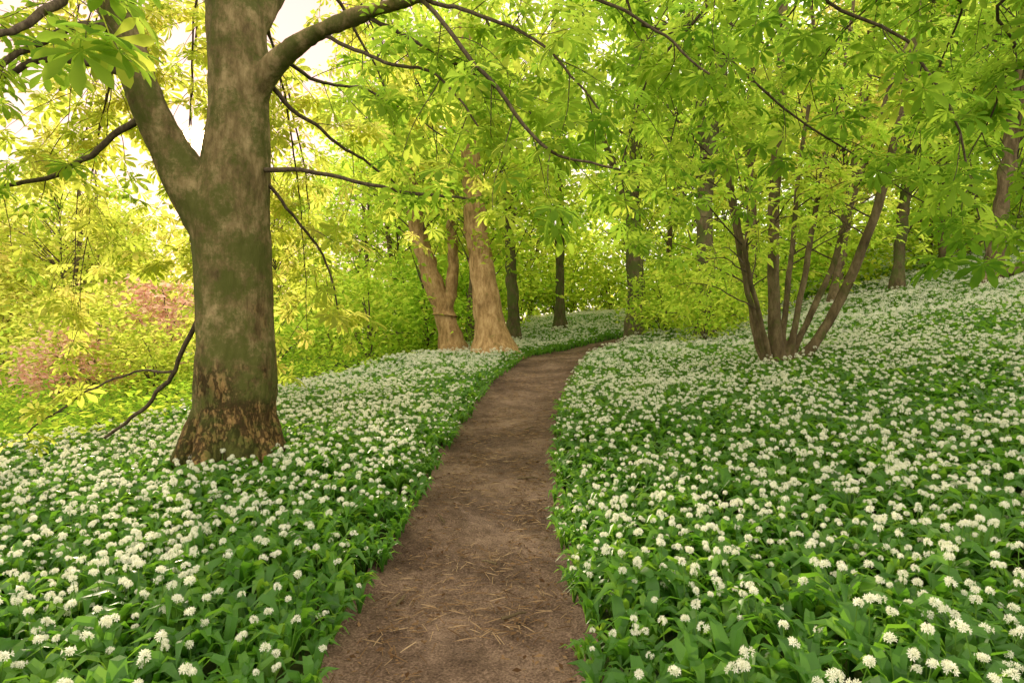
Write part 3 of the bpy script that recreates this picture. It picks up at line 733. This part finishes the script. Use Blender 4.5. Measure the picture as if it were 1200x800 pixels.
# undergrowth on the sunlit slope
gu = np.random.default_rng(9); mb = MB()
n = 50000
y = gu.uniform(6.5, 34, n); x = gu.uniform(-1.0, .1, n)*y
k = (y > np.interp(x, LBX, LBY)-.35); x, y = x[k], y[k]; n = len(x)
hh = np.abs(gu.normal(0, .22, n))*(1+.8*np.sin(x*1.7+y*.9)*np.sin(y*1.1)); hh = np.clip(hh, .02, .9)
a = gu.random(n)*6.28
add_leaves(mb, 0, OVAL, np.c_[x, y, H(x, y)+hh], np.c_[np.cos(a), np.sin(a), gu.normal(.2, .4, n)], .14, gu, .4)
o = obj('undergrowth', mb.build('undergrowth', [GRASSM])); o['kind'] = 'stuff'; o['label'] = 'sunlit yellow-green undergrowth on the slope'; o['category'] = 'undergrowth'

# far wood
gf = np.random.default_rng(12); mb = MB()
n = 46000; nc = 260
ang = gf.uniform(-.95, .95, nc); rr = gf.uniform(50, 66, nc); ch = gf.uniform(0, 1, nc)**1.5*21*np.where(ang < -.3, .38, 1)
ci = gf.integers(0, nc, n)
pos = np.c_[np.sin(ang[ci])*rr[ci], np.cos(ang[ci])*rr[ci], 1.2+ch[ci]]+gf.normal(0, 1, (n, 3))*[2.5, 2, 1.5]
pos[:, 2] = np.maximum(pos[:, 2], .2)
ml = (np.sin(ang[ci]) < -.3).astype(int)
hd = norm(gf.normal(0, 1, (n, 3)))
for m in (0, 1):
    s = ml == m; add_leaves(mb, m, OVAL, pos[s], hd[s], .7, gf, .7)
o = obj('distant_wood', mb.build('distant_wood', [G_LIME, G_GLOW])); o['kind'] = 'stuff'; o['label'] = 'hazy distant woodland foliage'; o['category'] = 'woodland'

def log(name, lab, cat, P, R, mat, group=None):
    P = np.array(P, float); b = P[0].copy(); g = np.random.default_rng(int(abs(P[0][0])*1000)); P, R = smooth_line(P, R, 14, .004, g)
    mb = MB(); v, f = tube(P-b, R, 8); mb.add(v, f)
    mb.add(np.vstack([v[:8], (P[0]-b)[None]]), np.array([[i, (i+1) % 8, 8] for i in range(8)])); mb.add(np.vstack([v[-8:], (P[-1]-b)[None]]), np.array([[i, (i+1) % 8, 8] for i in range(8)]))
    o = obj(name, mb.build(name, [mat])); o.location = b; o['label'] = lab; o['category'] = cat
    if group: o['group'] = group
def gp(x, y, dz=0): return [x, y, float(H(x, y))+dz]
log('fallen_log', 'fallen brown trunk lying on the garlic bank', 'log', [gp(11.8, 16, .35), gp(13.2, 16.2, .5), gp(15.5, 16.6, .45)], [.13, .15, .16], BARK2)
for k, (x, y, a, L) in enumerate([(-.05, 3.15, .5, .14), (.05, 5.9, .1, .2), (-.5, 4.6, 2.0, .16), (-.1, 3.9, 2.6, .1), (.15, 8.1, .9, .22), (-.62, 3.35, 1.4, .12)]):
    log('fallen_twig', 'short dry twig lying on the earth path', 'twig', [gp(x, y, .0), gp(x+math.cos(a)*L*.5, y+math.sin(a)*L*.5, .006), gp(x+math.cos(a)*L, y+math.sin(a)*L, 0)], [.009, .008, .005], BARK2, 'twigs on the path')

# ------------------------------------------------------------------ light
sdv = Vector(SUN.tolist())
L = bpy.data.lights.new('sun', 'SUN'); L.energy = 5; L.angle = math.radians(.5); L.color = (1, .84, .6)
so = bpy.data.objects.new('sun', L); COL.objects.link(so); so.rotation_euler = sdv.to_track_quat('Z', 'Y').to_euler()
w = bpy.data.worlds.new('World'); scene.world = w; w.use_nodes = True
nt = w.node_tree; N = nt.nodes; N.clear(); LK = nt.links
sky = N.new('ShaderNodeTexSky'); sky.sky_type = 'NISHITA'; sky.sun_disc = False; sky.sun_elevation = el; sky.sun_rotation = az; sky.dust_density = 1.0
tint = N.new('ShaderNodeMix'); tint.data_type = 'RGBA'; tint.blend_type = 'MULTIPLY'; tint.inputs[0].default_value = 1; tint.inputs[7].default_value = (.4, .4, .4, 1)
LK.new(sky.outputs[0], tint.inputs[6])
bg = N.new('ShaderNodeBackground'); bg.inputs[1].default_value = .05
LK.new(tint.outputs[2], bg.inputs[0])
# added fill light across the whole sky, warmer and pinker around the sun, and the small sun itself
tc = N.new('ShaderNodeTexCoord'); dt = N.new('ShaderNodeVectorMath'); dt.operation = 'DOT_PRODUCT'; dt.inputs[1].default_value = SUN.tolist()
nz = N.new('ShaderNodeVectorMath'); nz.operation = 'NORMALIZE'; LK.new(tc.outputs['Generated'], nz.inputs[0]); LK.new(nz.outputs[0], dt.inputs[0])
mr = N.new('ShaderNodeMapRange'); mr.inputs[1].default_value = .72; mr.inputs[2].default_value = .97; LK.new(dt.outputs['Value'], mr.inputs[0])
sky_fill = N.new('ShaderNodeMix'); sky_fill.data_type = 'RGBA'; LK.new(mr.outputs[0], sky_fill.inputs[0]); sky_fill.inputs[6].default_value = (2.45, 2.25, 1.8, 1); sky_fill.inputs[7].default_value = (1.25, .8, .7, 1)
bg2 = N.new('ShaderNodeBackground'); bg2.inputs[1].default_value = 1.0; LK.new(sky_fill.outputs[2], bg2.inputs[0])
ds = N.new('ShaderNodeMapRange'); ds.interpolation_type = 'SMOOTHERSTEP'; ds.inputs[1].default_value = math.cos(math.radians(1.1)); ds.inputs[2].default_value = math.cos(math.radians(.3)); ds.inputs[4].default_value = 30; LK.new(dt.outputs['Value'], ds.inputs[0])
bg3 = N.new('ShaderNodeBackground'); bg3.inputs[0].default_value = (1, .72, .38, 1); LK.new(ds.outputs[0], bg3.inputs[1])
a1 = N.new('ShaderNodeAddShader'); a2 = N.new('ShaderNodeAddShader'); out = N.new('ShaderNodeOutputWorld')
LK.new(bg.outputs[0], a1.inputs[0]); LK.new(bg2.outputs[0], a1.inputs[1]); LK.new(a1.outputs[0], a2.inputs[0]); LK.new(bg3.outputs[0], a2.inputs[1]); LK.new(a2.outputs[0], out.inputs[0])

cam = bpy.data.cameras.new('camera'); cam.lens = 22; cam.sensor_width = 36; cam.clip_end = 3000; cam.clip_start = .05
co = bpy.data.objects.new('camera', cam); COL.objects.link(co); co.location = (0, 0, EYE); co.rotation_euler = (math.radians(90-1.17), 0, 0)
scene.camera = co
scene.view_settings.view_transform = 'Standard'; scene.view_settings.look = 'None'; scene.view_settings.exposure = 0
